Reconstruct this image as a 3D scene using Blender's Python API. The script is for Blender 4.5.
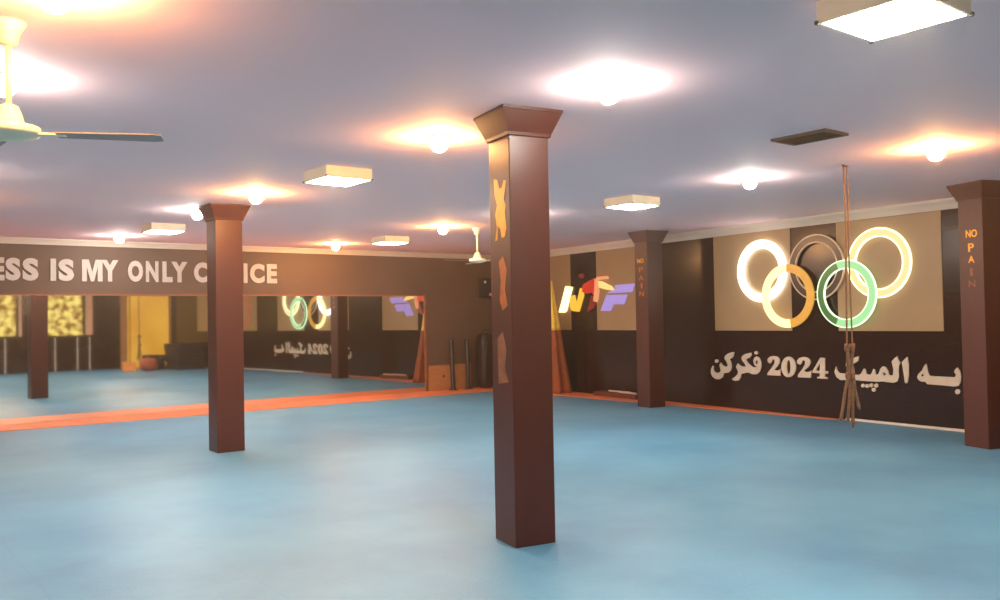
import bpy, bmesh, math, random
from mathutils import Vector, Matrix
from mathutils.geometry import tessellate_polygon

for o in list(bpy.data.objects):
    bpy.data.objects.remove(o)
S = bpy.context.scene
COL = S.collection
PI = math.pi
rnd = random.Random(4)

# ------------------------------------------------------------------ camera, world, exposure
cam_data = bpy.data.cameras.new('camera')
cam_data.sensor_fit = 'HORIZONTAL'
cam_data.sensor_width = 36.0
cam_data.lens = 31.40
cam_data.clip_start = 0.05
cam = bpy.data.objects.new('camera', cam_data)
COL.objects.link(cam)
R = Vector((0.7887282, -0.6144808, -0.0179227))
U = Vector((0.0014092, -0.0273475, 0.9996250))
F = Vector((0.6147405, 0.7884577, 0.0207038))
m = Matrix((R, U, -F)).transposed().to_4x4()
m.translation = (0, 0, 1.5)
cam.matrix_world = m
S.camera = cam

w = bpy.data.worlds.new('world'); S.world = w; w.use_nodes = True
w.node_tree.nodes['Background'].inputs[0].default_value = (0.30, 0.28, 0.30, 1)
w.node_tree.nodes['Background'].inputs[1].default_value = 0.2

HAZE = 0.004
vs = w.node_tree.nodes.new('ShaderNodeVolumeScatter')
vs.inputs['Density'].default_value = HAZE; vs.inputs['Anisotropy'].default_value = 0.75
vs.inputs['Color'].default_value = (1, 0.80, 0.64, 1)
w.node_tree.links.new(vs.outputs[0], w.node_tree.nodes['World Output'].inputs['Volume'])

S.view_settings.view_transform = 'Standard'
S.view_settings.look = 'None'
S.view_settings.gamma = 1.0
S.view_settings.use_curve_mapping = False
S.view_settings.exposure = 1.72
try:
    S.cycles.use_denoising = True
    S.cycles.max_bounces = 10
    S.cycles.diffuse_bounces = 5
    S.cycles.glossy_bounces = 4
    S.cycles.sample_clamp_indirect = 6.0
except Exception:
    pass

WARM = (1.0, 0.48, 0.16)
COOL = (1.0, 0.92, 0.80)
BULB_WARM = 185.0
BULB_COOL = 82.0
PANEL = 38.0

# ------------------------------------------------------------------ helpers
def lin(r, g, b):
    f = lambda c: (c/255/12.92) if c/255 <= 0.04045 else ((c/255+0.055)/1.055)**2.4
    return (f(r), f(g), f(b), 1.0)

def mat(name, color, rough=0.6, metal=0.0, noise=0.0, scale=4.0, bump=0.0, spec=0.5, emit=0.0, emit_color=None, stretch=(1, 1, 1)):
    mt = bpy.data.materials.new(name); mt.use_nodes = True
    nt = mt.node_tree; p = nt.nodes['Principled BSDF']
    p.inputs['Base Color'].default_value = color
    p.inputs['Roughness'].default_value = rough
    p.inputs['Metallic'].default_value = metal
    p.inputs['Specular IOR Level'].default_value = spec
    if emit:
        p.inputs['Emission Color'].default_value = emit_color or color
        p.inputs['Emission Strength'].default_value = emit
    if noise or bump:
        tc = nt.nodes.new('ShaderNodeTexCoord'); mp = nt.nodes.new('ShaderNodeMapping')
        mp.inputs['Scale'].default_value = stretch
        nz = nt.nodes.new('ShaderNodeTexNoise')
        nz.inputs['Scale'].default_value = scale; nz.inputs['Detail'].default_value = 4
        nt.links.new(tc.outputs['Object'], mp.inputs[0]); nt.links.new(mp.outputs[0], nz.inputs['Vector'])
        if noise:
            cr = nt.nodes.new('ShaderNodeValToRGB')
            cr.color_ramp.elements[0].position = 0.3; cr.color_ramp.elements[1].position = 0.7
            cr.color_ramp.elements[0].color = tuple(c*(1-noise) for c in color[:3])+(1,)
            cr.color_ramp.elements[1].color = tuple(min(1, c*(1+noise)) for c in color[:3])+(1,)
            nt.links.new(nz.outputs['Fac'], cr.inputs[0]); nt.links.new(cr.outputs[0], p.inputs['Base Color'])
        if bump:
            b = nt.nodes.new('ShaderNodeBump'); b.inputs['Strength'].default_value = bump; b.inputs['Distance'].default_value = 0.01
            nt.links.new(nz.outputs['Fac'], b.inputs['Height']); nt.links.new(b.outputs[0], p.inputs['Normal'])
    return mt

def emission(name, color, strength):
    mt = bpy.data.materials.new(name); mt.use_nodes = True
    nt = mt.node_tree; nt.nodes.clear()
    e = nt.nodes.new('ShaderNodeEmission'); o = nt.nodes.new('ShaderNodeOutputMaterial')
    e.inputs[0].default_value = tuple(color[:3])+(1,); e.inputs[1].default_value = strength
    nt.links.new(e.outputs[0], o.inputs[0])
    return mt

def obj(name, bm, material, parent=None, smooth=False, bevel=0.0):
    me = bpy.data.meshes.new(name)
    bmesh.ops.recalc_face_normals(bm, faces=bm.faces)
    bm.to_mesh(me); bm.free()
    if smooth:
        for p in me.polygons: p.use_smooth = True
    me.materials.append(material)
    o = bpy.data.objects.new(name, me); COL.objects.link(o)
    if parent: o.parent = parent
    if bevel:
        b = o.modifiers.new('bevel', 'BEVEL'); b.width = bevel; b.segments = 2; b.limit_method = 'ANGLE'
    return o

def tag(o, label, cat, group=None):
    o['label'] = label; o['category'] = cat
    if group: o['group'] = group
    return o

def thing(name, label, cat, loc=(0, 0, 0), rotz=0.0, group=None):
    o = bpy.data.objects.new(name, None); COL.objects.link(o)
    o.empty_display_size = 0.1
    o.location = loc; o.rotation_euler = (0, 0, rotz)
    return tag(o, label, cat, group)

def struct(name, bm, material, parent=None, bevel=0.0):
    o = obj(name, bm, material, parent, bevel=bevel)
    if not parent: o['kind'] = 'structure'
    return o

def copy_tree(src, parent=None):
    c = src.copy(); COL.objects.link(c)
    if parent: c.parent = parent
    for ch in list(src.children): copy_tree(ch, c)
    return c

def box(bm, x0, x1, y0, y1, z0, z1):
    v = [bm.verts.new(p) for p in ((x0, y0, z0), (x1, y0, z0), (x1, y1, z0), (x0, y1, z0), (x0, y0, z1), (x1, y0, z1), (x1, y1, z1), (x0, y1, z1))]
    for f in ((0, 1, 2, 3), (4, 5, 6, 7), (0, 1, 5, 4), (1, 2, 6, 5), (2, 3, 7, 6), (3, 0, 4, 7)):
        bm.faces.new([v[i] for i in f])
    return bm

def B(*a): return box(bmesh.new(), *a)

def prism(pts, z0, z1, bm=None):
    bm = bm or bmesh.new()
    lo = [bm.verts.new((x, y, z0)) for x, y in pts]; hi = [bm.verts.new((x, y, z1)) for x, y in pts]
    n = len(pts)
    bm.faces.new(lo); bm.faces.new(hi)
    for i in range(n): bm.faces.new((lo[i], lo[(i+1) % n], hi[(i+1) % n], hi[i]))
    return bm

def lathe(profile, seg=24, bm=None, cx=0, cy=0):
    bm = bm or bmesh.new()
    rings = []
    for r, z in profile:
        if r < 1e-5: rings.append([bm.verts.new((cx, cy, z))])
        else: rings.append([bm.verts.new((cx+r*math.cos(2*PI*i/seg), cy+r*math.sin(2*PI*i/seg), z)) for i in range(seg)])
    for a, b in zip(rings, rings[1:]):
        for i in range(seg):
            j = (i+1) % seg
            q = [a[i % len(a)], a[j % len(a)], b[j % len(b)], b[i % len(b)]]
            q2 = []
            for v in q:
                if v not in q2: q2.append(v)
            if len(q2) > 2:
                try: bm.faces.new(q2)
                except ValueError: pass
    for rg in (rings[0], rings[-1]):
        if len(rg) > 2: bm.faces.new(rg)
    return bm

def tube(pts, r, seg=8, bm=None):
    bm = bm or bmesh.new()
    pts = [Vector(p) for p in pts]; n = len(pts)
    rr = r if isinstance(r, (list, tuple)) else [r]*n
    rings = []
    for i, p in enumerate(pts):
        t = (pts[min(i+1, n-1)]-pts[max(i-1, 0)]).normalized()
        a = t.cross(Vector((0.31, 0.92, 0.2))).normalized(); b = t.cross(a)
        rings.append([bm.verts.new(p+rr[i]*(a*math.cos(2*PI*k/seg)+b*math.sin(2*PI*k/seg))) for k in range(seg)])
    for a, b in zip(rings, rings[1:]):
        for k in range(seg): bm.faces.new((a[k], a[(k+1) % seg], b[(k+1) % seg], b[k]))
    bm.faces.new(rings[0]); bm.faces.new(rings[-1])
    return bm

def plate(loops, d0, d1, bm=None):
    """flat cut-out letter: loops (outer, holes) in the u-v plane, thickness from d0 to d1 along w"""
    bm = bm or bmesh.new()
    flat = [p for lp in loops for p in lp]
    tris = tessellate_polygon([[Vector((u, v, 0)) for u, v in lp] for lp in loops])
    lo = [bm.verts.new((u, v, d0)) for u, v in flat]; hi = [bm.verts.new((u, v, d1)) for u, v in flat]
    for t in tris:
        for vs in (lo, hi):
            try: bm.faces.new([vs[i] for i in t])
            except ValueError: pass
    k = 0
    for lp in loops:
        n = len(lp)
        for i in range(n):
            a, b = k+i, k+(i+1) % n
            try: bm.faces.new((lo[a], lo[b], hi[b], hi[a]))
            except ValueError: pass
        k += n
    return bm

def annulus(cu, cv, r0, r1, d0, d1, a0=0.0, a1=2*PI, seg=64, bm=None):
    bm = bm or bmesh.new()
    full = abs(a1-a0-2*PI) < 1e-6
    n = seg if full else max(6, int(seg*(a1-a0)/(2*PI)))
    cols_ = []
    for i in range(n if full else n+1):
        t = a0+(a1-a0)*i/n
        c, s = math.cos(t), math.sin(t)
        cols_.append([bm.verts.new((cu+r*c, cv+r*s, d)) for r, d in ((r0, d0), (r1, d0), (r1, d1), (r0, d1))])
    m_ = len(cols_)
    for i in range(m_ if full else m_-1):
        a, b = cols_[i], cols_[(i+1) % m_]
        for k in range(4): bm.faces.new((a[k], a[(k+1) % 4], b[(k+1) % 4], b[k]))
    if not full:
        bm.faces.new(cols_[0]); bm.faces.new(cols_[-1])
    return bm

def text_bm(s, u0, u1, v0, v1, d0, d1, bold=0.03):
    """lettering in Blender's own built-in font, fitted to a rectangle of the u-v plane"""
    cu = bpy.data.curves.new('tmp', 'FONT'); cu.body = s; cu.offset = bold; cu.extrude = 0.5; cu.resolution_u = 4
    to = bpy.data.objects.new('tmp', cu); COL.objects.link(to)
    dg = bpy.context.evaluated_depsgraph_get()
    me = bpy.data.meshes.new_from_object(to.evaluated_get(dg))
    bpy.data.objects.remove(to); bpy.data.curves.remove(cu)
    bm = bmesh.new(); bm.from_mesh(me); bpy.data.meshes.remove(me)
    xs = [v.co.x for v in bm.verts]; ys = [v.co.y for v in bm.verts]
    X0, X1, Y0, Y1 = min(xs), max(xs), min(ys), max(ys)
    for v in bm.verts:
        v.co = ((v.co.x-X0)/(X1-X0)*(u1-u0)+u0, (v.co.y-Y0)/(Y1-Y0)*(v1-v0)+v0, d1 if v.co.z > 0 else d0)
    bmesh.ops.remove_doubles(bm, verts=bm.verts, dist=1e-5)
    return bm

# ------------------------------------------------------------------ frame of the room
XR, YB, K = 12.124, 15.296, -0.10119      # corner of the mirror wall and the long wall
H = 2.883
YF, XL = -1.0, -4.0
DW = Vector((K, -1, 0)).normalized()      # along the long wall, towards the camera
NW = DW.cross(Vector((0, 0, 1)))          # out of the long wall, into the room
def wall_frame(origin, u, n):
    mm = Matrix((u, Vector((0, 0, 1)), n)).transposed().to_4x4(); mm.translation = origin
    return mm
M_LONG = wall_frame(Vector((XR, YB, 0)), DW, NW)                      # (s along, z up, out of wall)
M_MIRROR = wall_frame(Vector((0, YB, 0)), Vector((1, 0, 0)), Vector((0, -1, 0)))
M_FRONT = wall_frame(Vector((0, YF, 0)), Vector((-1, 0, 0)), Vector((0, 1, 0)))
def xw(s): return XR+K*s/math.hypot(K, 1), YB-s/math.hypot(K, 1)     # foot of the long wall at s
S_END = (YB-YF)*math.hypot(K, 1)
XF = xw(S_END)[0]

FARSI = [[[(6.214, 0.662), (6.177, 0.607), (6.169, 0.546), (6.198, 0.486), (6.269, 0.447), (6.35, 0.445), (6.422, 0.482), (6.454, 0.551), (6.544, 0.559), (6.605, 0.602), (6.622, 0.662), (6.609, 0.728), (6.581, 0.779), (6.64, 0.803), (6.667, 0.834), (6.682, 0.893), (6.633, 0.892), (6.534, 0.86), (6.483, 0.821), (6.475, 0.784), (6.52, 0.733), (6.542, 0.681), (6.527, 0.658), (6.471, 0.656), (6.418, 0.684), (6.393, 0.721), (6.361, 0.675), (6.376, 0.63), (6.389, 0.586), (6.354, 0.554), (6.292, 0.548), (6.242, 0.564), (6.222, 0.609), (6.234, 0.647)]], [[(6.339, 0.739), (6.331, 0.722), (6.311, 0.711), (6.287, 0.71), (6.268, 0.72), (6.261, 0.736), (6.269, 0.754), (6.289, 0.765), (6.313, 0.765), (6.332, 0.756)]], [[(6.63, 0.47), (6.69, 0.502), (6.739, 0.541), (6.756, 0.579), (6.742, 0.615), (6.714, 0.665), (6.754, 0.718), (6.792, 0.69), (6.839, 0.67), (6.916, 0.673), (6.898, 0.716), (6.852, 0.758), (6.83, 0.794), (6.844, 0.831), (6.903, 0.869), (7.026, 0.894), (7.034, 0.858), (6.995, 0.814), (6.919, 0.79), (6.955, 0.74), (7.01, 0.698), (7.056, 0.671), (7.14, 0.674), (7.085, 0.708), (7.068, 0.765), (7.089, 0.816), (7.136, 0.839), (7.19, 0.819), (7.224, 0.749), (7.222, 0.677), (7.193, 0.605), (7.127, 0.562), (7.043, 0.558), (6.979, 0.581), (6.913, 0.578), (6.855, 0.561), (6.817, 0.559), (6.805, 0.5), (6.756, 0.446), (6.678, 0.439), (6.629, 0.455)], [(7.125, 0.781), (7.109, 0.745), (7.126, 0.714), (7.156, 0.732), (7.152, 0.772)]], [[(7.163, 0.895), (7.156, 0.878), (7.138, 0.868), (7.116, 0.867), (7.099, 0.877), (7.093, 0.893), (7.1, 0.909), (7.118, 0.92), (7.14, 0.92), (7.157, 0.911)]], [[(7.344, 0.793), (7.38, 0.835), (7.452, 0.853), (7.532, 0.847), (7.575, 0.809), (7.573, 0.753), (7.538, 0.703), (7.466, 0.644), (7.506, 0.638), (7.556, 0.643), (7.587, 0.665), (7.58, 0.561), (7.341, 0.558), (7.342, 0.591), (7.426, 0.675), (7.479, 0.741), (7.486, 0.79), (7.461, 0.808), (7.434, 0.788), (7.429, 0.764), (7.398, 0.738), (7.357, 0.753)]], [[(7.871, 0.703), (7.866, 0.669), (7.856, 0.637), (7.839, 0.607), (7.818, 0.582), (7.792, 0.563), (7.764, 0.55), (7.735, 0.545), (7.705, 0.547), (7.677, 0.557), (7.652, 0.574), (7.632, 0.598), (7.617, 0.626), (7.608, 0.659), (7.605, 0.693), (7.61, 0.728), (7.621, 0.761), (7.638, 0.79), (7.66, 0.816), (7.686, 0.835), (7.714, 0.847), (7.744, 0.852), (7.773, 0.849), (7.801, 0.838), (7.825, 0.821), (7.845, 0.797), (7.86, 0.769), (7.868, 0.737)], [(7.774, 0.699), (7.772, 0.666), (7.766, 0.636), (7.758, 0.612), (7.748, 0.596), (7.738, 0.591), (7.728, 0.595), (7.719, 0.61), (7.712, 0.634), (7.709, 0.664), (7.708, 0.697), (7.711, 0.73), (7.716, 0.761), (7.724, 0.785), (7.734, 0.8), (7.744, 0.806), (7.754, 0.801), (7.763, 0.786), (7.77, 0.762), (7.774, 0.733)]], [[(7.893, 0.795), (7.932, 0.835), (8.008, 0.856), (8.083, 0.847), (8.128, 0.81), (8.13, 0.764), (8.088, 0.708), (8.011, 0.651), (8.048, 0.637), (8.105, 0.643), (8.142, 0.664), (8.13, 0.556), (7.904, 0.553), (7.906, 0.592), (7.984, 0.673), (8.033, 0.745), (8.038, 0.792), (8.016, 0.809), (7.987, 0.793), (7.981, 0.766), (7.948, 0.739), (7.905, 0.753)]], [[(8.303, 0.853), (8.38, 0.848), (8.375, 0.666), (8.423, 0.665), (8.418, 0.63), (8.374, 0.628), (8.372, 0.583), (8.412, 0.577), (8.411, 0.554), (8.243, 0.554), (8.244, 0.577), (8.286, 0.582), (8.287, 0.629), (8.163, 0.63), (8.164, 0.657)], [(8.296, 0.777), (8.289, 0.666), (8.219, 0.664)]], [[(9.566, 0.83), (9.644, 0.902), (9.662, 0.81), (9.659, 0.67), (9.643, 0.576), (9.626, 0.556), (9.601, 0.566), (9.587, 0.682), (9.573, 0.775)]], [[(9.456, 0.873), (9.5, 0.906), (9.516, 0.86), (9.546, 0.821), (9.522, 0.789), (9.515, 0.71), (9.518, 0.632), (9.49, 0.575), (9.438, 0.554), (9.333, 0.559), (9.281, 0.565), (9.209, 0.556), (9.101, 0.555), (8.973, 0.557), (8.883, 0.56), (8.814, 0.56), (8.728, 0.556), (8.631, 0.548), (8.564, 0.586), (8.533, 0.661), (8.562, 0.738), (8.58, 0.679), (8.614, 0.647), (8.692, 0.642), (8.778, 0.638), (8.771, 0.725), (8.833, 0.772), (8.854, 0.636), (8.929, 0.636), (8.966, 0.663), (8.996, 0.721), (9.024, 0.722), (9.04, 0.65), (9.095, 0.644), (9.123, 0.67), (9.146, 0.727), (9.169, 0.712), (9.185, 0.648), (9.221, 0.658), (9.25, 0.731), (9.287, 0.765), (9.331, 0.758), (9.364, 0.704), (9.38, 0.649), (9.432, 0.651), (9.443, 0.723), (9.428, 0.801), (9.42, 0.833)], [(9.299, 0.698), (9.284, 0.661), (9.315, 0.641), (9.333, 0.663)]], [[(8.718, 0.752), (8.732, 0.819), (8.828, 0.86), (8.927, 0.891), (8.916, 0.825), (8.849, 0.788), (8.772, 0.754)]], [[(9.139, 0.504), (9.133, 0.488), (9.117, 0.477), (9.098, 0.476), (9.083, 0.485), (9.077, 0.501), (9.084, 0.517), (9.1, 0.528), (9.119, 0.529), (9.134, 0.52)]], [[(9.211, 0.505), (9.205, 0.488), (9.189, 0.478), (9.17, 0.476), (9.155, 0.486), (9.15, 0.501), (9.156, 0.518), (9.172, 0.529), (9.191, 0.53), (9.206, 0.521)]], [[(9.174, 0.446), (9.167, 0.43), (9.152, 0.419), (9.133, 0.418), (9.118, 0.427), (9.112, 0.443), (9.118, 0.459), (9.134, 0.47), (9.153, 0.471), (9.168, 0.462)]], [[(9.009, 0.494), (9.003, 0.478), (8.988, 0.468), (8.97, 0.466), (8.955, 0.475), (8.95, 0.49), (8.956, 0.506), (8.971, 0.516), (8.99, 0.517), (9.004, 0.509)]], [[(9.074, 0.492), (9.068, 0.477), (9.053, 0.466), (9.034, 0.465), (9.02, 0.474), (9.015, 0.489), (9.021, 0.505), (9.036, 0.515), (9.054, 0.516), (9.068, 0.507)]], [[(9.776, 0.649), (9.791, 0.684), (9.844, 0.734), (9.867, 0.783), (9.897, 0.822), (9.91, 0.791), (9.922, 0.717), (9.942, 0.671), (10.013, 0.667), (10.263, 0.668), (10.279, 0.673), (10.288, 0.7), (10.264, 0.732), (10.279, 0.765), (10.307, 0.789), (10.339, 0.748), (10.351, 0.683), (10.344, 0.611), (10.314, 0.563), (10.259, 0.551), (10.094, 0.558), (9.911, 0.561), (9.883, 0.591), (9.825, 0.59), (9.785, 0.616)], [(9.842, 0.693), (9.827, 0.665), (9.848, 0.653), (9.868, 0.674)]], [[(10.336, 0.492), (10.329, 0.473), (10.311, 0.46), (10.291, 0.458), (10.274, 0.469), (10.268, 0.488), (10.275, 0.508), (10.292, 0.521), (10.313, 0.522), (10.33, 0.511)]]]
LOGO = [('yellow', [[(2.252, 2.116), (2.475, 2.094), (2.258, 1.618), (2.212, 1.592), (2.006, 1.595), (2.08, 1.743)]]), ('amber', [[(2.411, 1.91), (2.544, 1.932), (2.604, 1.745), (2.736, 2.065), (2.821, 2.041), (2.838, 1.91), (2.677, 1.598), (2.459, 1.615), (2.395, 1.683)]]), ('red', [[(2.823, 2.12), (3.016, 2.189), (3.192, 2.233), (3.209, 2.001), (3.157, 1.913), (3.092, 1.966), (2.924, 1.946), (2.798, 1.99)]]), ('darkred', [[(2.85, 2.296), (2.835, 2.269), (2.796, 2.254), (2.748, 2.256), (2.71, 2.276), (2.696, 2.304), (2.712, 2.331), (2.751, 2.346), (2.799, 2.344), (2.836, 2.325)]]), ('orange', [[(3.208, 2.227), (3.297, 2.197), (3.314, 1.971), (3.259, 1.768), (3.149, 1.792), (3.182, 1.937)]]), ('darkred', [[(3.09, 1.897), (3.147, 1.879), (3.136, 1.772), (3.229, 1.744), (3.145, 1.668), (2.955, 1.594), (3.023, 1.748)]]), ('orange', [[(3.242, 2.256), (3.588, 2.257), (3.606, 2.205), (3.326, 2.196)]]), ('gold', [[(3.313, 2.176), (3.406, 2.167), (3.7, 2.058), (3.775, 1.98), (3.58, 2.0), (3.333, 2.047)]]), ('blue', [[(3.817, 2.078), (4.343, 2.08), (4.265, 1.931), (3.578, 1.932), (3.717, 1.982), (3.806, 1.984)]]), ('blue', [[(3.557, 1.9), (4.134, 1.889), (4.034, 1.712), (3.728, 1.719), (3.646, 1.596), (3.367, 1.6)]])]
LINTEL = [('E', 2.087, 2.241, 2.219, 2.557), ('S', 2.255, 2.46, 2.219, 2.559), ('S', 2.488, 2.712, 2.219, 2.562), ('I', 2.883, 2.962, 2.217, 2.563), ('S', 2.998, 3.225, 2.218, 2.566), ('M', 3.344, 3.654, 2.218, 2.57), ('Y', 3.639, 3.902, 2.217, 2.572), ('O', 4.052, 4.293, 2.217, 2.575), ('N', 4.342, 4.547, 2.216, 2.577), ('L', 4.613, 4.781, 2.216, 2.579), ('Y', 4.764, 5.036, 2.216, 2.582), ('C', 5.149, 5.403, 2.215, 2.585), ('H', 5.457, 5.681, 2.215, 2.587), ('O', 5.736, 5.994, 2.215, 2.59), ('I', 6.044, 6.115, 2.213, 2.59), ('C', 6.162, 6.438, 2.214, 2.594), ('E', 6.486, 6.681, 2.213, 2.595)]
GOLD = [[(-0.078, 2.442), (-0.022, 2.43), (0.005, 2.367), (0.042, 2.37), (0.069, 2.416), (0.105, 2.407), (0.085, 2.347), (0.064, 2.292), (0.092, 2.247), (0.079, 2.199), (0.097, 2.097), (0.073, 2.042), (0.029, 2.034), (0.009, 2.098), (-0.027, 2.118), (-0.038, 2.026), (-0.069, 2.021), (-0.042, 2.111), (-0.062, 2.198), (-0.036, 2.263), (-0.071, 2.335)], [(-0.022, 1.877), (0.039, 1.913), (0.093, 1.816), (0.059, 1.686), (0.098, 1.585), (0.024, 1.547), (-0.017, 1.621), (0.003, 1.755)], [(-0.057, 1.366), (0.019, 1.413), (0.072, 1.288), (0.038, 1.168), (0.092, 1.078), (-0.054, 1.056), (-0.063, 1.204)]]
COLUMN_FAR = [('NO', -0.061, 0.088, 2.288, 2.372), ('P', -0.033, 0.043, 2.132, 2.224), ('A', -0.037, 0.045, 2.011, 2.087), ('I', -0.016, 0.021, 1.867, 1.953), ('N', -0.04, 0.049, 1.743, 1.821)]
COLUMN_RIGHT = [('NO', -0.087, 0.07, 2.359, 2.431), ('P', -0.053, 0.053, 2.209, 2.293), ('A', -0.057, 0.061, 2.077, 2.162), ('I', -0.01, 0.031, 1.944, 2.032), ('N', -0.053, 0.065, 1.814, 1.9)]

def lathe2(cu, cv, r, d0, d1, seg=10):
    """short peg standing out of a wall, in (u, v, out) coordinates"""
    return lathe([(r, d0), (r, d1)], seg, None, cu, cv)

# ------------------------------------------------------------------ materials
def mat_floor():
    mt = bpy.data.materials.new('blue_mat'); mt.use_nodes = True
    nt = mt.node_tree; p = nt.nodes['Principled BSDF']
    tc = nt.nodes.new('ShaderNodeTexCoord'); L = nt.links.new
    n1 = nt.nodes.new('ShaderNodeTexNoise'); n1.inputs['Scale'].default_value = 0.55; n1.inputs['Detail'].default_value = 6; n1.inputs['Roughness'].default_value = 0.6
    L(tc.outputs['Object'], n1.inputs['Vector'])
    cr = nt.nodes.new('ShaderNodeValToRGB')
    cr.color_ramp.elements[0].position = 0.35; cr.color_ramp.elements[1].position = 0.68
    cr.color_ramp.elements[0].color = FLOOR_A; cr.color_ramp.elements[1].color = FLOOR_B
    L(n1.outputs['Fac'], cr.inputs[0])
    br = nt.nodes.new('ShaderNodeTexBrick'); br.offset = 0.0
    br.inputs['Color1'].default_value = (1, 1, 1, 1); br.inputs['Color2'].default_value = (0.97, 0.97, 0.97, 1); br.inputs['Mortar'].default_value = (0.88, 0.9, 0.92, 1)
    br.inputs['Scale'].default_value = 1.0; br.inputs['Mortar Size'].default_value = 0.004; br.inputs['Brick Width'].default_value = 1.0; br.inputs['Row Height'].default_value = 1.0
    L(tc.outputs['Object'], br.inputs['Vector'])
    mx = nt.nodes.new('ShaderNodeMix'); mx.data_type = 'RGBA'; mx.blend_type = 'MULTIPLY'; mx.inputs[0].default_value = 1.0
    L(cr.outputs[0], mx.inputs[6]); L(br.outputs[0], mx.inputs[7]); L(mx.outputs[2], p.inputs['Base Color'])
    p.inputs['Roughness'].default_value = 0.42; p.inputs['Specular IOR Level'].default_value = 0.35
    n2 = nt.nodes.new('ShaderNodeTexNoise'); n2.inputs['Scale'].default_value = 60; L(tc.outputs['Object'], n2.inputs['Vector'])
    b = nt.nodes.new('ShaderNodeBump'); b.inputs['Strength'].default_value = 0.25; b.inputs['Distance'].default_value = 0.01
    L(n2.outputs['Fac'], b.inputs['Height']); L(b.outputs[0], p.inputs['Normal'])
    return mt
FLOOR_A = lin(76, 128, 163); FLOOR_B = lin(98, 154, 184)
M = {}
M['floor'] = mat_floor()
M['orange'] = mat('orange_mat', lin(226, 124, 78), 0.5, noise=0.12, scale=2, bump=0.2)
M['ceiling'] = mat('ceiling_paint', lin(255, 214, 218), 0.8, noise=0.02, scale=0.6, bump=0.05)
M['moulding'] = mat('moulding_plaster', lin(225, 212, 198), 0.6, noise=0.03, scale=3)
M['brown_wall'] = mat('brown_wall_paint', lin(98, 76, 63), 0.6, noise=0.06, scale=2, bump=0.05)
M['dark_wall'] = mat('dark_laminate', lin(38, 15, 11), 0.2, noise=0.14, scale=1.5, spec=0.34, stretch=(1, 6, 1))
M['panel'] = mat('beige_panel', lin(166, 138, 101), 0.36, noise=0.07, scale=1.2, bump=0.1)
M['column'] = mat('column_laminate', lin(72, 27, 17), 0.4, noise=0.1, scale=2.5, stretch=(4, 4, 1))
M['gold'] = mat('gold_paint', lin(226, 160, 36), 0.35, metal=0.35, noise=0.15, scale=9)
M['gold_shaded'] = mat('gold_paint_shaded', lin(178, 98, 40), 0.45, metal=0.2, noise=0.25, scale=14)  # same gold paint, darkened where less lamp light reaches
M['gold_deep_shaded'] = mat('gold_paint_deep_shaded', lin(132, 78, 48), 0.5, noise=0.25, scale=14)  # same gold again, with deeper shade put into the colour for the lowest glyphs
M['letter'] = mat('cream_letter', lin(214, 196, 176), 0.55, noise=0.05, scale=8)
M['white_letter'] = mat('pale_grey_letter', lin(205, 196, 190), 0.55, noise=0.06, scale=8)
M['cream_metal'] = mat('cream_enamel', lin(250, 236, 206), 0.4, noise=0.04, scale=6)
M['fan'] = mat('ivory_enamel', lin(236, 226, 196), 0.3, noise=0.03, scale=8)
M['fan_blade'] = mat('grey_enamel', lin(120, 114, 114), 0.4, noise=0.04, scale=6)
M['socket'] = mat('white_plastic', lin(225, 220, 212), 0.4, noise=0.03, scale=12)
M['vent'] = mat('vent_metal', lin(58, 45, 40), 0.5, noise=0.12, scale=20)
M['vent_dark'] = mat('vent_shadow', lin(36, 30, 28), 0.8, noise=0.1, scale=20)
M['rope'] = mat('rope_fibre', lin(118, 86, 62), 0.8, noise=0.3, scale=60, bump=0.4)
M['black'] = mat('black_vinyl', lin(40, 28, 28), 0.45, noise=0.2, scale=8, bump=0.15)
M['charcoal'] = mat('charcoal_canvas', lin(48, 42, 50), 0.6, noise=0.2, scale=14, bump=0.2)
M['purple'] = mat('plum_vinyl', lin(96, 60, 72), 0.5, noise=0.1, scale=10)
M['board'] = mat('tan_board', lin(176, 122, 76), 0.6, noise=0.12, scale=4, stretch=(1, 1, 6))
M['yellow_cloth'] = mat('yellow_cloth', lin(248, 208, 84), 0.7, noise=0.08, scale=12, bump=0.1)
M['orange_cloth'] = mat('rust_cloth', lin(150, 74, 34), 0.75, noise=0.15, scale=12, bump=0.1)
M['pale_wood'] = mat('pale_wood', lin(206, 178, 156), 0.5, noise=0.1, scale=10)
M['red_plank'] = mat('red_brown_plank', lin(96, 40, 30), 0.5, noise=0.15, scale=5)
M['mirror_edge'] = mat('mirror_frame', lin(140, 82, 48), 0.4, noise=0.1, scale=6)
M['ring_off'] = mat('ring_dark_acrylic', lin(60, 40, 38), 0.25, noise=0.1, scale=5)
M['ring_rim'] = mat('ring_rim_acrylic', lin(225, 200, 175), 0.3, noise=0.05, scale=5)
M['ring_green_off'] = mat('ring_green_acrylic', lin(84, 140, 78), 0.25, noise=0.1, scale=5)
M['ring_amber_off'] = mat('ring_amber_acrylic', lin(214, 160, 66), 0.3, noise=0.1, scale=5, emit=0.12)
M['ring_white'] = emission('ring_white_lit', (1.0, 0.97, 0.90), 1.6)
M['ring_amber'] = emission('ring_amber_lit', (1.0, 0.80, 0.36), 0.55)
M['ring_yellow'] = emission('ring_yellow_lit', (1.0, 0.72, 0.32), 0.38)
M['ring_yellow_rim'] = emission('ring_yellow_rim_lit', (1.0, 0.86, 0.48), 0.75)
M['ring_green'] = emission('ring_green_lit', (0.42, 0.80, 0.36), 0.34)
M['ring_green_rim'] = emission('ring_green_rim_lit', (0.75, 1.0, 0.62), 0.55)
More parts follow.
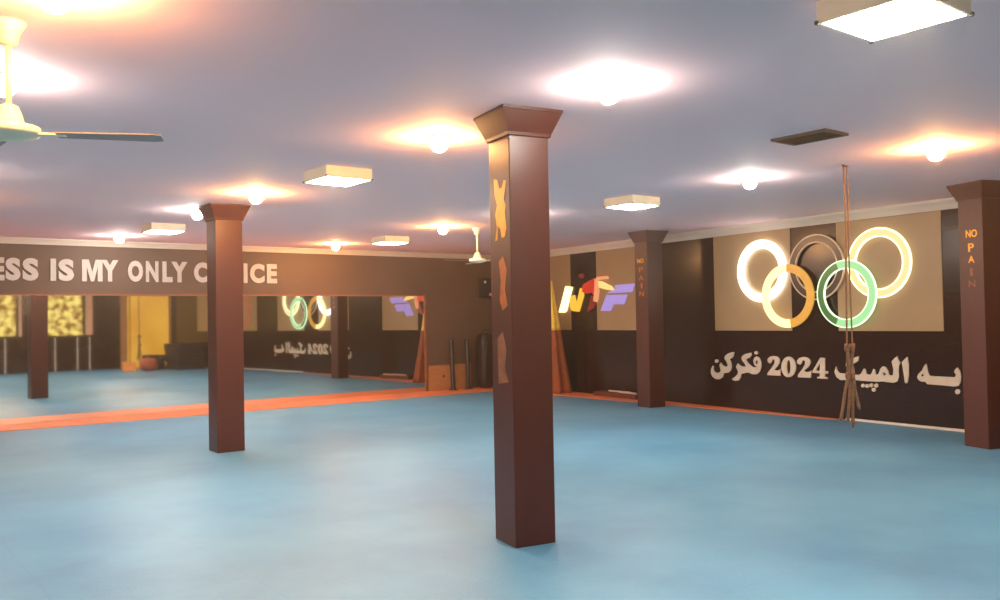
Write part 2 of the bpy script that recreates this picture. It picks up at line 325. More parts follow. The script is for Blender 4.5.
LG = {'yellow': emission('logo_yellow_lit', (1.0, 0.86, 0.36), 0.8), 'amber': emission('logo_amber_lit', (1.0, 0.55, 0.05), 0.32),
      'red': mat('logo_red', lin(196, 42, 26), 0.4, noise=0.08, scale=9, emit=0.15), 'darkred': mat('logo_dark_red', lin(120, 34, 24), 0.4, noise=0.08, scale=9, emit=0.15),
      'orange': emission('logo_orange_lit', (0.95, 0.34, 0.15), 0.3), 'gold': emission('logo_gold_lit', (1.0, 0.62, 0.2), 0.38),
      'blue': emission('logo_violet_lit', (0.40, 0.27, 0.62), 0.34)}
M['warm_bulb'] = emission('warm_bulb_glow', WARM, BULB_WARM)
M['cool_bulb'] = emission('cool_bulb_glow', COOL, BULB_COOL)
M['tube_panel'] = emission('diffuser_glow', (1.0, 0.93, 0.80), PANEL)

def mat_mirror():
    mt = bpy.data.materials.new('mirror_glass'); mt.use_nodes = True
    p = mt.node_tree.nodes['Principled BSDF']
    p.inputs['Base Color'].default_value = (0.80, 0.80, 0.76, 1); p.inputs['Metallic'].default_value = 1.0; p.inputs['Roughness'].default_value = 0.03
    return mt
M['mirror'] = mat_mirror()

def mat_window(name, c0, c1, strength, scale):
    mt = bpy.data.materials.new(name); mt.use_nodes = True
    nt = mt.node_tree; nt.nodes.clear(); L = nt.links.new
    tc = nt.nodes.new('ShaderNodeTexCoord')
    nz = nt.nodes.new('ShaderNodeTexNoise'); nz.inputs['Scale'].default_value = scale; nz.inputs['Detail'].default_value = 3
    cr = nt.nodes.new('ShaderNodeValToRGB')
    cr.color_ramp.elements[0].position = 0.40; cr.color_ramp.elements[1].position = 0.60
    cr.color_ramp.elements[0].color = c0; cr.color_ramp.elements[1].color = c1
    e = nt.nodes.new('ShaderNodeEmission'); e.inputs[1].default_value = strength
    o = nt.nodes.new('ShaderNodeOutputMaterial')
    L(tc.outputs['Object'], nz.inputs['Vector']); L(nz.outputs['Fac'], cr.inputs[0]); L(cr.outputs[0], e.inputs[0]); L(e.outputs[0], o.inputs[0])
    return mt
M['leaf_window'] = mat_window('lit_leaf_curtain', (0.24, 0.09, 0.01, 1), (1.0, 0.76, 0.20, 1), 0.42, 5.0)
M['plain_window'] = mat_window('lit_yellow_blind', (0.80, 0.36, 0.03, 1), (0.92, 0.46, 0.05, 1), 0.30, 1.0)

# ------------------------------------------------------------------ room shell
T = 0.2
c0 = xw(-T*0); c1 = xw(S_END)
fl = prism([(XL-T, YF-T), (c1[0]+T*2, YF-T), (XR+T*2, YB+T), (XL-T, YB+T)], -0.15, 0.0)
struct('floor', fl, M['floor'])
struct('ceiling', prism([(XL-T, YF-T), (c1[0]+T*2, YF-T), (XR+T*2, YB+T), (XL-T, YB+T)], H, H+0.15), M['ceiling'])
struct('wall_back', B(XL, XR, YB, YB+T, 0, H), M['brown_wall'])
wl = struct('wall_right', B(-T, S_END+T, 0, H, -T, 0), M['dark_wall']); wl.matrix_world = M_LONG
struct('wall_left', B(XL-T, XL, YF-T, YB+T, 0, H), M['dark_wall'])
struct('wall_front', B(XL, XF, YF-T, YF, 0, H), M['dark_wall'])

def cove(length0, length1, mm, name, z0=2.755):
    bm = bmesh.new()
    prof = [(z0, 0.0), (z0, 0.018), (z0+0.018, 0.022), (z0+0.03, 0.03), (z0+0.06, 0.05), (z0+0.09, 0.085), (H-0.02, 0.10), (H, 0.105), (H, 0.0)]
    a = [bm.verts.new((length0, z, d)) for z, d in prof]; b = [bm.verts.new((length1, z, d)) for z, d in prof]
    n = len(prof)
    bm.faces.new(a); bm.faces.new(b)
    for i in range(n): bm.faces.new((a[i], a[(i+1) % n], b[(i+1) % n], b[i]))
    o = struct(name, bm, M['moulding']); o.matrix_world = mm
    return o
cove(0.02, S_END-0.02, M_LONG, 'trim_1')
cove(XL+0.02, XR-0.03, M_MIRROR, 'trim_2', 2.79)
t = struct('baseboard_right', B(8.7, S_END-0.02, 0.0, 0.03, 0.0, 0.02), M['moulding']); t.matrix_world = M_LONG

# beige wall panels set between the dark pilasters of the long wall
def panel(s0, s1, z0, z1, label):
    o = obj('wall_panel', B(s0, s1, z0, z1, 0.0, 0.012), M['panel'], bevel=0.004); o.matrix_world = M_LONG
    tag(o, label, 'wall panel')
panel(6.281, 7.817, 1.235, 2.752, 'beige upper wall panel behind the white ring of the ring sign')
panel(8.612, 10.144, 1.235, 2.752, 'beige upper wall panel behind the yellow ring at right of the sign')
panel(3.221, 4.72, 1.235, 2.752, 'beige upper wall panel behind the violet letter of the lit logo')
panel(0.75, 2.388, 1.235, 2.752, 'beige upper wall panel nearest the corner, behind the yellow logo letter')
panel(11.45, 14.47, 1.235, 2.752, 'beige upper wall panel seen in the mirror with a red ring on it')

# orange border mats, laid on the floor along the two walls
bm_ = obj('border_mat', B(XL, XR-0.13, 14.30, YB-0.002, 0.0, 0.006), M['orange'])
tag(bm_, 'orange border mat strip along the foot of the wall mirror', 'mat')
q = []
for s_ in (1.03, 8.72):
    q.append(xw(s_))
bm_ = obj('border_mat', prism([(11.13, 14.29), (11.13, 6.9), (q[1][0]-0.02, q[1][1]), (q[0][0]-0.02, 14.29)], 0.0, 0.006), M['orange'])
tag(bm_, 'narrow orange border mat tapering along the foot of the long dark wall', 'mat')

# ------------------------------------------------------------------ mirror and the wall above it
mr = thing('wall_mirror', 'large wall mirror under the slogan, reflecting the lit rings', 'mirror', (0, 0, 0))
# two big panes: the left one hangs about half a degree out of line with the right one
obj('glass_pane', B(5.60, 9.91, YB-0.012, YB-0.001, 0.007, 1.985), M['mirror'], mr)
dy_ = math.tan(math.radians(1.0))*(5.6-0.8)
obj('glass_pane', prism([(5.595, YB-0.012), (0.8, YB-0.012-dy_), (0.8, YB-0.001-dy_), (5.595, YB-0.001)], 0.007, 1.985), M['mirror'], mr)
obj('glass_pane', B(XL+0.02, 0.795, YB-0.012, YB-0.001, 0.007, 1.985), M['mirror'], mr)
fr = bmesh.new()
box(fr, 9.91, 9.955, YB-0.03, YB-0.001, 0.012, 2.02); box(fr, XL+0.02, 9.91, YB-0.10, YB-0.001, 1.985, 2.01)
obj('frame', fr, M['mirror_edge'], mr)

def letter_m(u0, u1, v0, v1):
    o_ = [(0, 0), (0, 1), (0.33, 1), (0.5, 0.42), (0.67, 1), (1, 1), (1, 0), (0.77, 0), (0.77, 0.68), (0.58, 0), (0.42, 0), (0.23, 0.68), (0.23, 0)]
    return plate([[(u0+p*(u1-u0), v0+q_*(v1-v0)) for p, q_ in o_]], 0.003, 0.02)
sl = thing('slogan_lettering', 'pale capitals reading ESS IS MY ONLY CHOICE on the brown wall above the mirror', 'lettering')
sl.matrix_world = M_MIRROR
for ch, a, b, c, d in LINTEL:
    obj('letter', letter_m(a, b, 2.217, 2.572) if ch == 'M' else text_bm(ch, a, b, 2.217, 2.572, 0.003, 0.02, {'I': 0.01, 'M': 0.022, 'N': 0.04, 'E': 0.05}.get(ch, 0.055)), M['white_letter'], sl)

# ------------------------------------------------------------------ lettering and signs of the long wall
fa = thing('persian_slogan', 'cream Persian lettering with 2024 on the dark wall under the rings', 'lettering')
fa.matrix_world = M_LONG
for loops in FARSI:
    obj('letter', plate(loops, 0.003, 0.02), M['letter'], fa)

lg = thing('federation_logo_sign', 'lit slanted yellow, red and violet logo letters on the wall by the corner', 'sign')
lg.matrix_world = M_LONG
for i, (c, loops) in enumerate(LOGO):
    nm = {'yellow': 'letter_stroke', 'amber': 'letter_stroke', 'blue': 'letter_stroke'}.get(c, 'figure_piece')
    o = obj(nm, plate(loops, 0.012, 0.04 + 0.0007*i), LG[c], lg)

RINGS = [('white', 7.295, 2.148), ('black', 8.294, 2.148), ('yellow', 9.287, 2.148), ('amber', 7.797, 1.752), ('green', 8.797, 1.748)]
RL = {'white': 'glaring white lit ring, upper left of the five interlaced rings', 'black': 'dark unlit ring with pale rims, upper middle of the five rings',
      'yellow': 'bright yellow lit ring, upper right of the five interlaced rings', 'amber': 'amber ring, glowing on its left side, lower left of the five rings',
      'green': 'green ring, dark on its left and lit on its right, lower right of five'}
R1 = 0.472; RB = 0.125
for n_, cu, cv in RINGS:
    r = thing('sign_ring', RL[n_], 'ring', group='interlaced rings of the wall sign')
    r.matrix_world = M_LONG @ Matrix.Translation((cu, cv, 0))
    up = n_ in ('white', 'black', 'yellow')
    d0, d1 = (0.03, 0.055) if up else (0.06, 0.085)
    for a in (0.6, 2.6, 4.7):      # stand-offs that hold the ring off the wall
        cx_, cy_ = (R1-RB/2)*math.cos(a), (R1-RB/2)*math.sin(a)
        obj('standoff', lathe2(cx_, cy_, 0.012, 0.0, d0), M['vent'], r)
    ri, ro = R1-RB, R1
    if n_ == 'white':
        obj('lit_band', annulus(0, 0, ri, ro, d0, d1), M['ring_white'], r)
    elif n_ == 'yellow':
        obj('lit_band', annulus(0, 0, ri+0.02, ro-0.02, d0, d1), M['ring_yellow'], r)
        obj('outer_rim', annulus(0, 0, ro-0.02, ro, d0, d1+0.004), M['ring_yellow_rim'], r)
        obj('inner_rim', annulus(0, 0, ri, ri+0.02, d0, d1+0.004), M['ring_yellow_rim'], r)
    elif n_ == 'black':
        obj('dark_band', annulus(0, 0, ri+0.018, ro-0.018, d0, d1), M['ring_off'], r)
        obj('outer_rim', annulus(0, 0, ro-0.018, ro, d0, d1+0.004), M['ring_rim'], r)
        obj('inner_rim', annulus(0, 0, ri, ri+0.018, d0, d1+0.004), M['ring_rim'], r)
    elif n_ == 'amber':
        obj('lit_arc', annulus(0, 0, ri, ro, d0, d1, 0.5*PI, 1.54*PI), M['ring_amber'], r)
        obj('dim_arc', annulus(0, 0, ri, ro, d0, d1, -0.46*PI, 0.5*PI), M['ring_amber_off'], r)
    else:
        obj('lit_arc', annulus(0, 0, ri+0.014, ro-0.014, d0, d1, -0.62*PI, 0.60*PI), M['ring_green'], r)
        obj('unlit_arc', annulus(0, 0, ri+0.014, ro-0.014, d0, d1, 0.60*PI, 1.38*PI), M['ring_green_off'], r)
        obj('outer_rim', annulus(0, 0, ro-0.014, ro, d0, d1+0.004), M['ring_green_rim'], r)
        obj('inner_rim', annulus(0, 0, ri, ri+0.014, d0, d1+0.004), M['ring_green_rim'], r)
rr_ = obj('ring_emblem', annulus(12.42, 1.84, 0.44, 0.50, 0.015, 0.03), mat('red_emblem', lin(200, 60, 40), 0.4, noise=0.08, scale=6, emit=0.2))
rr_.matrix_world = M_LONG
tag(rr_, 'thin red ring on the near beige wall panel, seen in the mirror', 'emblem')

# ------------------------------------------------------------------ columns
def column(x, y, w_, deg, label):
    c = thing('column', label, 'column', (x, y, 0), math.radians(deg))
    h = w_/2
    obj('shaft', B(-h, h, -h, h, 0.0, 2.735), M['column'], c, bevel=0.006)
    bm = bmesh.new()
    prof = [(h+0.004, 2.70), (h+0.012, 2.705), (h+0.016, 2.725), (h+0.072, H-0.022), (h+0.076, H-0.018), (h+0.076, H-0.001)]
    loops = [[bm.verts.new((a*r, b*r, z)) for a, b in ((-1, -1), (1, -1), (1, 1), (-1, 1))] for r, z in prof]
    bm.faces.new(loops[0]); bm.faces.new(loops[-1])
    for a, b in zip(loops, loops[1:]):
        for i in range(4): bm.faces.new((a[i], a[(i+1) % 4], b[(i+1) % 4], b[i]))
    obj('capital', bm, M['column'], c)
    return c
def on_left_face(c, w_, bm):
    """lettering drawn in (u, z, out) placed on the -x face of a column"""
    for v in bm.verts:
        u, z, d = v.co
        v.co = (-w_/2-d, -u, z)
    return bm
cf = column(3.7425, 4.570, 0.30, -11, 'tall dark brown column nearest the camera, gold brush marks on its left face')
g = bmesh.new()
for lp, gm in zip(GOLD, ('gold', 'gold_shaded', 'gold_deep_shaded')): obj('gold_lettering', on_left_face(cf, 0.30, plate([lp], -0.002, 0.0015)), M[gm], cf)
column(3.772, 10.116, 0.32, -2, 'brown column standing before the slogan wall and mirror, left of centre')
cr_ = column(10.785, 9.830, 0.32, -8, 'dark brown column by the long wall between the logo and the rings')
cn = column(10.063, 4.281, 0.32, -20, 'dark brown column at the right edge with gold NO PAIN letters')
for c, rows in ((cn, COLUMN_FAR), (cr_, COLUMN_RIGHT)):
    for (s_, a, b, z0, z1), gm in zip(rows, ('gold', 'gold', 'gold', 'gold_deep_shaded', 'gold_deep_shaded')):
        obj('gold_lettering', on_left_face(c, 0.32, text_bm(s_, a, b, z0, z1, -0.002, 0.004, 0.02)), M[gm if c is cn or s_ == 'NO' else 'gold_shaded'], c)

# ------------------------------------------------------------------ ceiling lamps
def bulb_lamp(x, y, kind, label, z=2.845):
    k = (z-1.5)/1.22
    o = thing('ceiling_bulb_lamp', label, 'ceiling lamp', (x*k, y*k, H), group='round bulb lamps on the ceiling')
    obj('ceiling_rose', lathe([(0.058, 0), (0.088, 0), (0.088, -0.006), (0.078, -0.016), (0.066, -0.018), (0.058, -0.014)], 28), M['socket'], o, smooth=True)
    rb = 0.068
    prof = [(0.0, -0.004), (0.05, -0.004), (rb-0.005, -0.03)]
    for i in range(0, 9):
        t_ = PI/2*i/8
        prof.append((rb*math.cos(t_) if i < 8 else 0.0, -0.05-rb*math.sin(t_)))
    obj('glowing_dome', lathe(prof, 24), M[kind+'_bulb'], o, smooth=True)
    return o
BULBS = [(0.68, 3.50, 'warm', 'warm bulb lamp just above the top left corner, nearest the camera'),
         (0.72, 4.93, 'cool', 'cool white bulb lamp behind the rod of the near ceiling fan'),
         (3.32, 12.92, 'cool', 'cool white bulb lamp against the moulding above the letters MY'),
         (3.30, 9.66, 'cool', 'cool white bulb lamp just left of the column before the slogan wall'),
         (3.33, 8.09, 'warm', 'warm orange bulb lamp just right of the column before the slogan wall'),
         (3.36, 4.96, 'warm', 'large warm bulb lamp left of the nearest column'),
         (6.65, 9.76, 'warm', 'warm bulb lamp above and left of the far ceiling fan'),
         (6.60, 12.78, 'warm', 'warm orange bulb lamp near the moulding right of the slogan'),
         (3.37, 3.33, 'cool', 'brightest cool white bulb lamp, right of the nearest column'),
         (6.77, 4.90, 'cool', 'cool white bulb lamp above the white ring of the sign'),
         (6.77, 3.20, 'warm', 'warm bulb lamp at upper right, right of the ceiling vent')]
BULBS += [(6.70, 8.12, 'cool', 'cool white bulb lamp hidden from the front behind the nearest column'),
          (0.70, 8.10, 'cool', 'added cool white bulb lamp, unseen out to the left, between the near fan and the slogan wall'),  # added outside the view to brighten the left ceiling and floor
          (0.70, 9.70, 'warm', 'added warm bulb lamp, unseen out to the left, second from the near fan')]  # likewise an added lamp out of view, for more light at left
for b in BULBS: bulb_lamp(*b)

def panel_lamp(x, y, label, w_=0.46):
    o = thing('square_ceiling_light', label, 'ceiling light', (x, y, H), group='square ceiling lights')
    h = w_/2
    bm = bmesh.new()
    for a in ((-h, h, -h, -h+0.015), (-h, h, h-0.015, h), (-h, -h+0.015, -h+0.015, h-0.015), (h-0.015, h, -h+0.015, h-0.015)):
        box(bm, *a, -0.10, 0.0)
    hs = obj('housing', bm, M['cream_metal'], o)
    d = bmesh.new()
    k = h-0.016
    pr_ = [(k, -0.085), (k-0.01, -0.10), (k-0.06, -0.112)]
    lo = [[d.verts.new((a*r, b*r, z)) for a, b in ((-1, -1), (1, -1), (1, 1), (-1, 1))] for r, z in pr_]
    d.faces.new(lo[0]); d.faces.new(lo[-1])
    for a, b in zip(lo, lo[1:]):
        for i in range(4): d.faces.new((a[i], a[(i+1) % 4], b[(i+1) % 4], b[i]))
    obj('diffuser', d, M['tube_panel'], o)
    for a, b in ((-1, -1), (1, -1), (1, 1), (-1, 1)):
        obj('clip', B(a*h-0.008, a*h+0.008, b*h-0.008, b*h+0.008, -0.104, -0.088), M['vent'], hs)
panel_lamp(3.73, 1.93, 'large square ceiling light with cream sides at the top right')
panel_lamp(3.76, 7.22, 'square ceiling light between the nearest column and the left column')
panel_lamp(3.78, 12.45, 'square ceiling light beside the bulb above the word MY')
panel_lamp(7.52, 12.60, 'farthest square ceiling light, near the moulding left of the far fan')
panel_lamp(7.55, 7.12, 'square ceiling light between the nearest column and the long wall')

panel_lamp(-0.05, 1.93, 'added square ceiling light, unseen out to the left of the near fan')  # this and the next two are added out of view for overall brightness
panel_lamp(-0.05, 7.22, 'added square ceiling light, unseen out to the left, before the slogan wall')
panel_lamp(7.52, 1.93, 'added square ceiling light, unseen out to the right, nearest the long wall')

# ------------------------------------------------------------------ ceiling fans
def fan(x, y, label, turn):
    o = thing('ceiling_fan', label, 'ceiling fan', (x, y, H), group='ceiling fans')
    obj('canopy', lathe([(0.02, -0.11), (0.04, -0.10), (0.05, -0.05), (0.075, -0.012), (0.075, 0.0)], 24), M['fan'], o, smooth=True)
    obj('down_rod', lathe([(0.014, -0.40), (0.014, -0.10)], 14), M['fan'], o, smooth=True)
    obj('motor', lathe([(0.018, -0.375), (0.04, -0.385), (0.055, -0.42), (0.065, -0.46), (0.13, -0.478), (0.135, -0.50), (0.125, -0.515), (0.06, -0.535), (0.0, -0.54)], 28), M['fan'], o, smooth=True)
    for k in range(3):
        a = turn+2*PI*k/3
        c, s = math.cos(a), math.sin(a)
        def place(bm, tilt=-0.06):
            for v in bm.verts:
                r, t_, z = v.co
                z += -0.508 + t_*tilt
                v.co = (r*c-t_*s, r*s+t_*c, z)
            return bm
        bl = obj('blade', place(prism([(0.20, -0.045), (0.62, -0.062), (0.655, -0.045), (0.655, 0.045), (0.62, 0.062), (0.20, 0.045)], -0.003, 0.003)), M['fan_blade'], o)
        obj('blade_arm', place(B(0.10, 0.24, -0.018, 0.018, -0.004, 0.004)), M['fan'], bl)
    return o
fan(0.674, 4.458, 'ivory ceiling fan near the camera at the left edge', math.radians(336))
fan(7.923, 10.702, 'small distant ceiling fan just left of the nearest column', math.radians(186))

# ------------------------------------------------------------------ ceiling vent
vt = thing('ceiling_vent', 'dark rectangular ceiling vent grille above the ring sign', 'vent', (6.12, 3.87, H))
bm = bmesh.new()
for a in ((-0.16, 0.16, -0.24, -0.215), (-0.16, 0.16, 0.215, 0.24), (-0.16, -0.135, -0.215, 0.215), (0.135, 0.16, -0.215, 0.215)): box(bm, *a, -0.02, 0.0)
obj('frame', bm, M['vent'], vt)
obj('backing', B(-0.135, 0.135, -0.215, 0.215, -0.003, 0.0), M['vent_dark'], vt)
for i in range(9):
    y_ = -0.19+i*0.0475
    b = B(-0.135, 0.135, -0.004, 0.018, -0.017, -0.013)
    for v in b.verts: v.co.z += v.co.y*0.4; v.co.y += y_
    obj('slat', b, M['vent'], vt)

# ------------------------------------------------------------------ hanging rope
rp = thing('hanging_rope', 'doubled tan rope hanging from the ceiling before the ring sign', 'rope', (7.615, 4.446, H))
def strand(z0, z1, off, phase, r, n=40, amp=0.008):
    pts = []
    for i in range(n+1):
        z = z0+(z1-z0)*i/n; t_ = i/n
        o_ = off[0]+(off[1]-off[0])*t_
        pts.append((R.x*o_+amp*math.sin(phase+9*t_), R.y*o_+amp*math.cos(phase+7*t_), z))
    return pts
obj('hook', tube([(-0.05, 0.0, -0.004), (0.0, 0, -0.012), (0.05, 0, -0.004)], 0.007), M['vent'], rp)
obj('strand', tube(strand(-0.01, -1.70, (-0.010, -0.022), 0.0, 1), 0.008), M['rope'], rp, smooth=True)
obj('strand', tube(strand(-0.01, -1.70, (0.010, 0.026), 1.5, 1), 0.007), M['rope'], rp, smooth=True)
def knot(z, r, sx=1.0):
    pts = []
    for i in range(33):
        a = 2*PI*i/32
        pts.append((sx*r*(math.sin(a)+1.1*math.sin(2*a)*0.6), r*0.6*(math.cos(a)-0.8*math.cos(2*a)), z-r*0.9*math.sin(3*a)))
    return tube(pts, 0.012)
obj('knot', knot(-1.72, 0.032), M['rope'], rp, smooth=True)
obj('knot', knot(-1.98, 0.030), M['rope'], rp, smooth=True)
obj('strand', tube(strand(-1.68, -2.0, (-0.03, -0.012), 0.4, 1, 16), 0.016), M['rope'], rp, smooth=True)
obj('strand', tube(strand(-1.68, -2.0, (0.028, 0.012), 2.0, 1, 16), 0.015), M['rope'], rp, smooth=True)
for o0, o1, z1 in ((-0.02, -0.105, -2.40), (0.0, -0.035, -2.41), (0.012, 0.015, -2.47), (0.02, 0.075, -2.30)):
    obj('tail', tube(strand(-1.98, z1, (o0, o1), o1*30, 1, 16, 0.006), [0.014]*14+[0.016, 0.015, 0.010]), M['rope'], rp, smooth=True)

# ------------------------------------------------------------------ things against the far wall by the corner
bd = thing('skirting_board', 'low tan board against the wall just right of the mirror', 'board', (10.52, YB-0.012, 0.0))
obj('panel', B(-0.53, 0.55, -0.02, 0.0, 0.006, 0.53), M['board'], bd)
obj('top_rail', B(-0.535, 0.555, -0.026, 0.0, 0.53, 0.548), M['mirror_edge'], bd)
kn = obj('handle', lathe([(0.012, 0.0), (0.03, 0.012), (0.024, 0.03), (0.0, 0.034)], 16), M['red_plank'], bd)
kn.matrix_local = Matrix.Translation((-0.17, -0.02, 0.30)) @ Matrix.Rotation(PI/2, 4, 'X')
def post(x, y, label, lean):
    o = thing('padded_post', label, 'post', (x, y, 0.006), group='dark posts by the mirror')
    bm = bmesh.new()
    pr_ = [(0.062, 0.0), (0.062, 0.03), (0.048, 0.04), (0.050, 1.02), (0.044, 1.06), (0.02, 1.075), (0.0, 1.075)]
    lathe(pr_, 18, bm)
    for v in bm.verts: v.co.x += lean*v.co.z
    obj('pad', bm, M['black'], o, smooth=True)
    obj('base', lathe([(0.10, 0.0), (0.10, 0.012), (0.064, 0.02), (0.064, 0.03)], 20), M['vent'], o)
post(10.50, 15.12, 'slim dark padded post nearer the mirror edge, in front of the tan board', -0.03)
post(10.88, 15.10, 'slim dark padded post between its twin and the big black bag', -0.02)

bg = thing('kit_bag', 'big black upright bag leaning in the corner behind the nearest column', 'bag', (11.36, 15.02, 0.006))
def soft_block(x0, x1, y0, y1, z0, z1, e=5.0, n=14):
    bm = bmesh.new()
    bmesh.ops.create_uvsphere(bm, u_segments=28, v_segments=n+4, radius=1.0)
    for v in bm.verts:
        p = v.co
        l = (abs(p.x)**e+abs(p.y)**e+abs(p.z)**e)**(1/e)
        p /= l
        v.co = ((x0+x1)/2+p.x*(x1-x0)/2, (y0+y1)/2+p.y*(y1-y0)/2, (z0+z1)/2+p.z*(z1-z0)/2)
    return bm
obj('body', soft_block(-0.26, 0.14, -0.16, 0.16, 0.0, 1.18), M['black'], bg, smooth=True)
obj('side_pouch', soft_block(0.08, 0.30, -0.14, 0.14, 0.0, 0.95), M['charcoal'], bg, smooth=True)
obj('front_pocket', soft_block(0.0, 0.26, -0.22, -0.10, 0.20, 0.52), M['purple'], bg, smooth=True)
obj('handle', tube([(-0.16, -0.02, 1.15), (-0.15, -0.02, 1.22), (-0.06, -0.02, 1.25), (0.03, -0.02, 1.22), (0.04, -0.02, 1.15)], 0.014), M['charcoal'], bg, smooth=True)
obj('strap', tube([(-0.2, -0.165, 0.15), (-0.2, -0.175, 0.6), (-0.14, -0.165, 1.02)], 0.016), M['charcoal'], bg, smooth=True)

bx = thing('wall_box', 'small dark box on the brown wall beside the far ceiling fan', 'box', (11.50, YB, 1.95))
obj('case', B(-0.17, 0.17, -0.12, -0.001, 0.0, 0.43), M['black'], bx, bevel=0.01)
bdoor = obj('door', B(-0.14, 0.14, -0.128, -0.12, 0.03, 0.40), M['charcoal'], bx, bevel=0.003)
hd = obj('glint_disc', lathe([(0.03, 0.0), (0.03, 0.012), (0.02, 0.02), (0.0, 0.02)], 14), M['socket'], bdoor)  # small white disc standing in for a glint on the box
hd.matrix_local = Matrix.Translation((-0.08, -0.128, 0.34)) @ Matrix.Rotation(PI/2, 4, 'X')
obj('tag', B(0.03, 0.13, -0.132, -0.128, 0.04, 0.10), mat('pink_light_patch', lin(222, 160, 150), 0.5, noise=0.05, scale=9), bdoor)  # pink plate, its colour standing in for a small pinkish light

# draped cloth in the corner: a pole with a cloth falling in folds to the floor
fx, fy = xw(2.22); fx -= 0.42
fg = thing('draped_cloth', 'tall tapering draped cloth, yellow above and rust below, right of the nearest column', 'cloth', (fx, fy, 0.006))
def drape(z0, z1, bm=None, thick=0.0):
    bm = bmesh.new(); n = 72; k = 14
    rows = []
    for j in range(k+1):
        z = z0+(z1-z0)*j/k
        rad = 0.035+(2.25-z)/2.25*0.335
        fold = 0.10*(2.25-z)/2.25+0.04
        rows.append([bm.verts.new((rad*(1+fold*math.sin(9*t_)+0.05*math.sin(4*t_+1))*math.cos(t_), rad*(1+fold*math.sin(9*t_)+0.05*math.sin(4*t_+1))*math.sin(t_), z)) for t_ in [2*PI*i/n for i in range(n)]])
    for a, b in zip(rows, rows[1:]):
        for i in range(n): bm.faces.new((a[i], a[(i+1) % n], b[(i+1) % n], b[i]))
    bm.faces.new(rows[0]); bm.faces.new(rows[-1])
    return bm
obj('lower_cloth', drape(0.0, 1.232), M['orange_cloth'], fg, smooth=True)
obj('upper_cloth', drape(1.232, 2.22), M['yellow_cloth'], fg, smooth=True)
obj('pole', lathe([(0.014, 2.2), (0.014, 2.34)], 12), M['pale_wood'], fg)
obj('finial', lathe([(0.012, 2.33), (0.03, 2.36), (0.02, 2.40), (0.0, 2.43)], 14), M['gold'], fg)

pk = obj('floor_plank', B(3.35, 4.55, 0.006, 0.085, 0.02, 0.24), M['red_plank'], bevel=0.006); pk.matrix_world = M_LONG
tag(pk, 'low red-brown plank lying at the foot of the long wall left of its column', 'plank')
for s0, s1, d, lab in ((3.62, 4.25, 0.09, 'upper pale stick on the red-brown plank by the long wall'), (4.02, 4.50, 0.17, 'lower pale stick at the front of the red-brown plank by the long wall')):
    o = obj('wooden_stick', tube([(s0, 0.103, d), (s0+0.02, 0.103, d), (s1-0.02, 0.103, d), (s1, 0.103, d)], [0.012, 0.018, 0.018, 0.012], 12), M['pale_wood'], smooth=True); o.matrix_world = M_LONG
    tag(o, lab, 'stick')

# ------------------------------------------------------------------ the end of the hall seen only in the mirror
def front_box(name, x0, x1, z0, z1, d0, d1, material, parent=None):
    return obj(name, B(-x1, -x0, z0, z1, d0, d1), material, parent)
def window(i, x0, x1, z0, z1, material):
    wn = bpy.data.objects.new('window_%d' % i, None); COL.objects.link(wn); wn['kind'] = 'structure'
    wn.matrix_world = M_FRONT
    bm = bmesh.new()
    for a in ((-x1-0.05, -x0+0.05, z1, z1+0.05), (-x1-0.05, -x0+0.05, z0-0.05, z0), (-x1-0.05, -x1, z0, z1), (-x0, -x0+0.05, z0, z1)): box(bm, *a, 0.0, 0.03)
    obj('window_frame', bm, M['dark_wall'], wn)
    front_box('pane', x0, x1, z0, z1, 0.0, 0.012, material, wn)
window(1, 4.05, 5.50, 1.20, 2.55, M['leaf_window'])
window(2, 6.30, 7.49, 1.18, 2.55, M['leaf_window'])
for i, (x0, x1, lab) in enumerate(((5.58, 5.67, 'narrow pale pink strip beside the left glowing window, seen in the mirror'), (7.58, 7.80, 'broad pale pink strip beside the glowing leafy window, seen in the mirror'))):
    o = front_box('curtain_strip', x0, x1, 1.18, 2.6, 0.0, 0.03, mat('pink_curtain', lin(226, 176, 142), 0.7, noise=0.06, scale=6)); o.matrix_world = M_FRONT
    tag(o, lab, 'curtain')
for i, x in enumerate((5.20, 6.65, 7.33, 7.71)):
    o = struct('trim_%d' % (i+3), B(-x-0.018, -x+0.018, 0.0, 1.12, 0.0, 0.012), M['moulding']); o.matrix_world = M_FRONT
dr = bpy.data.objects.new('door_1', None); COL.objects.link(dr); dr['kind'] = 'structure'; dr.matrix_world = M_FRONT
bm = bmesh.new()
for a in ((-10.42, -10.34, 0, 2.56), (-8.92, -8.70, 0, 2.56), (-10.34, -8.92, 2.50, 2.56)): box(bm, *a, 0.0, 0.04)
obj('door_frame', bm, M['board'], dr)
front_box('door_pane', 8.92, 10.34, 0.0, 2.50, 0.0, 0.015, M['plain_window'], dr)
front_box('middle_stile', 8.99, 9.03, 0.0, 2.50, 0.015, 0.03, M['board'], dr)

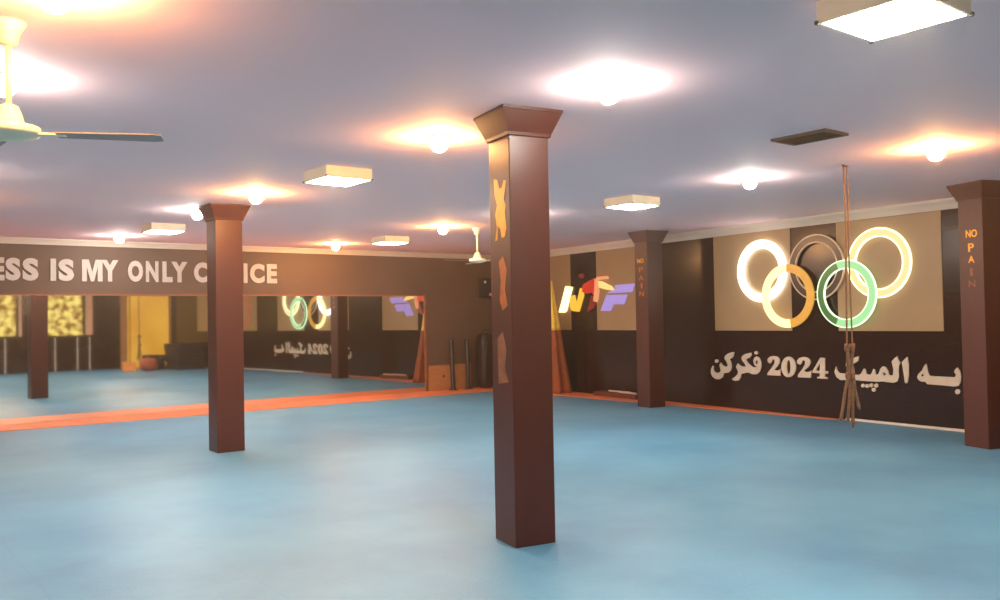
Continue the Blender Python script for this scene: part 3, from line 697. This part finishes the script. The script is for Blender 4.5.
def folded_mat(x, y, z, rot, sx, sy, label, group, m_='charcoal', h=0.12):
    o = thing('folded_mat', label, 'mat', (x, y, z), math.radians(rot), group=group)
    bm = bmesh.new(); box(bm, -sx/2, sx/2, -sy/2, sy/2, 0.0, h/2-0.004)
    obj('lower_fold', bm, M[m_], o, bevel=0.012)
    obj('upper_fold', B(-sx/2, sx/2, -sy/2, sy/2, h/2, h-0.002), M['black'], o, bevel=0.012)
lv = ['lowest', 'second from the bottom', 'third', 'fourth', 'fifth', 'sixth', 'topmost']
for i in range(7):
    folded_mat(10.06+0.03*math.sin(i*2.1), 1.30+0.04*math.sin(i*1.3), i*0.122, 3*math.sin(i*1.7), 0.92, 1.25, '%s dark folded mat of the tall stack seen in the mirror' % lv[i], 'folded mats of the tall stack')
lv = ['lowest', 'second from the bottom', 'third', 'topmost']
for i in range(4):
    folded_mat(9.24+0.02*math.sin(i*2.0), 0.72+0.03*math.sin(i*1.9), i*0.122, 3*math.sin(i*1.1), 0.55, 0.6, '%s dark folded mat of the low stack seen in the mirror' % lv[i], 'folded mats of the low stack')
ob = thing('orange_box', 'small glowing orange box on the floor before the yellow doorway, in the mirror', 'box', (8.40, 0.9, 0), 0.2)
obj('body', B(-0.2, 0.2, -0.15, 0.15, 0, 0.25), mat('orange_card', lin(240, 150, 70), 0.5, noise=0.1, scale=6, emit=0.0), ob, bevel=0.01)
obj('lid', B(-0.21, 0.21, -0.16, 0.16, 0.25, 0.29), mat('orange_card_lid', lin(250, 180, 100), 0.5, noise=0.1, scale=6), ob, bevel=0.006)
sk = thing('sack', 'slumped red-brown sack between the orange box and the dark mats, in the mirror', 'sack', (8.84, 1.45, 0), 0.0)
obj('body', soft_block(-0.28, 0.28, -0.2, 0.2, 0, 0.42, 3.0), mat('red_sack', lin(160, 80, 54), 0.7, noise=0.2, scale=6, bump=0.3), sk, smooth=True)
obj('neck', lathe([(0.05, 0.40), (0.03, 0.44), (0.07, 0.52), (0.0, 0.53)], 14), M['purple'], sk, smooth=True)
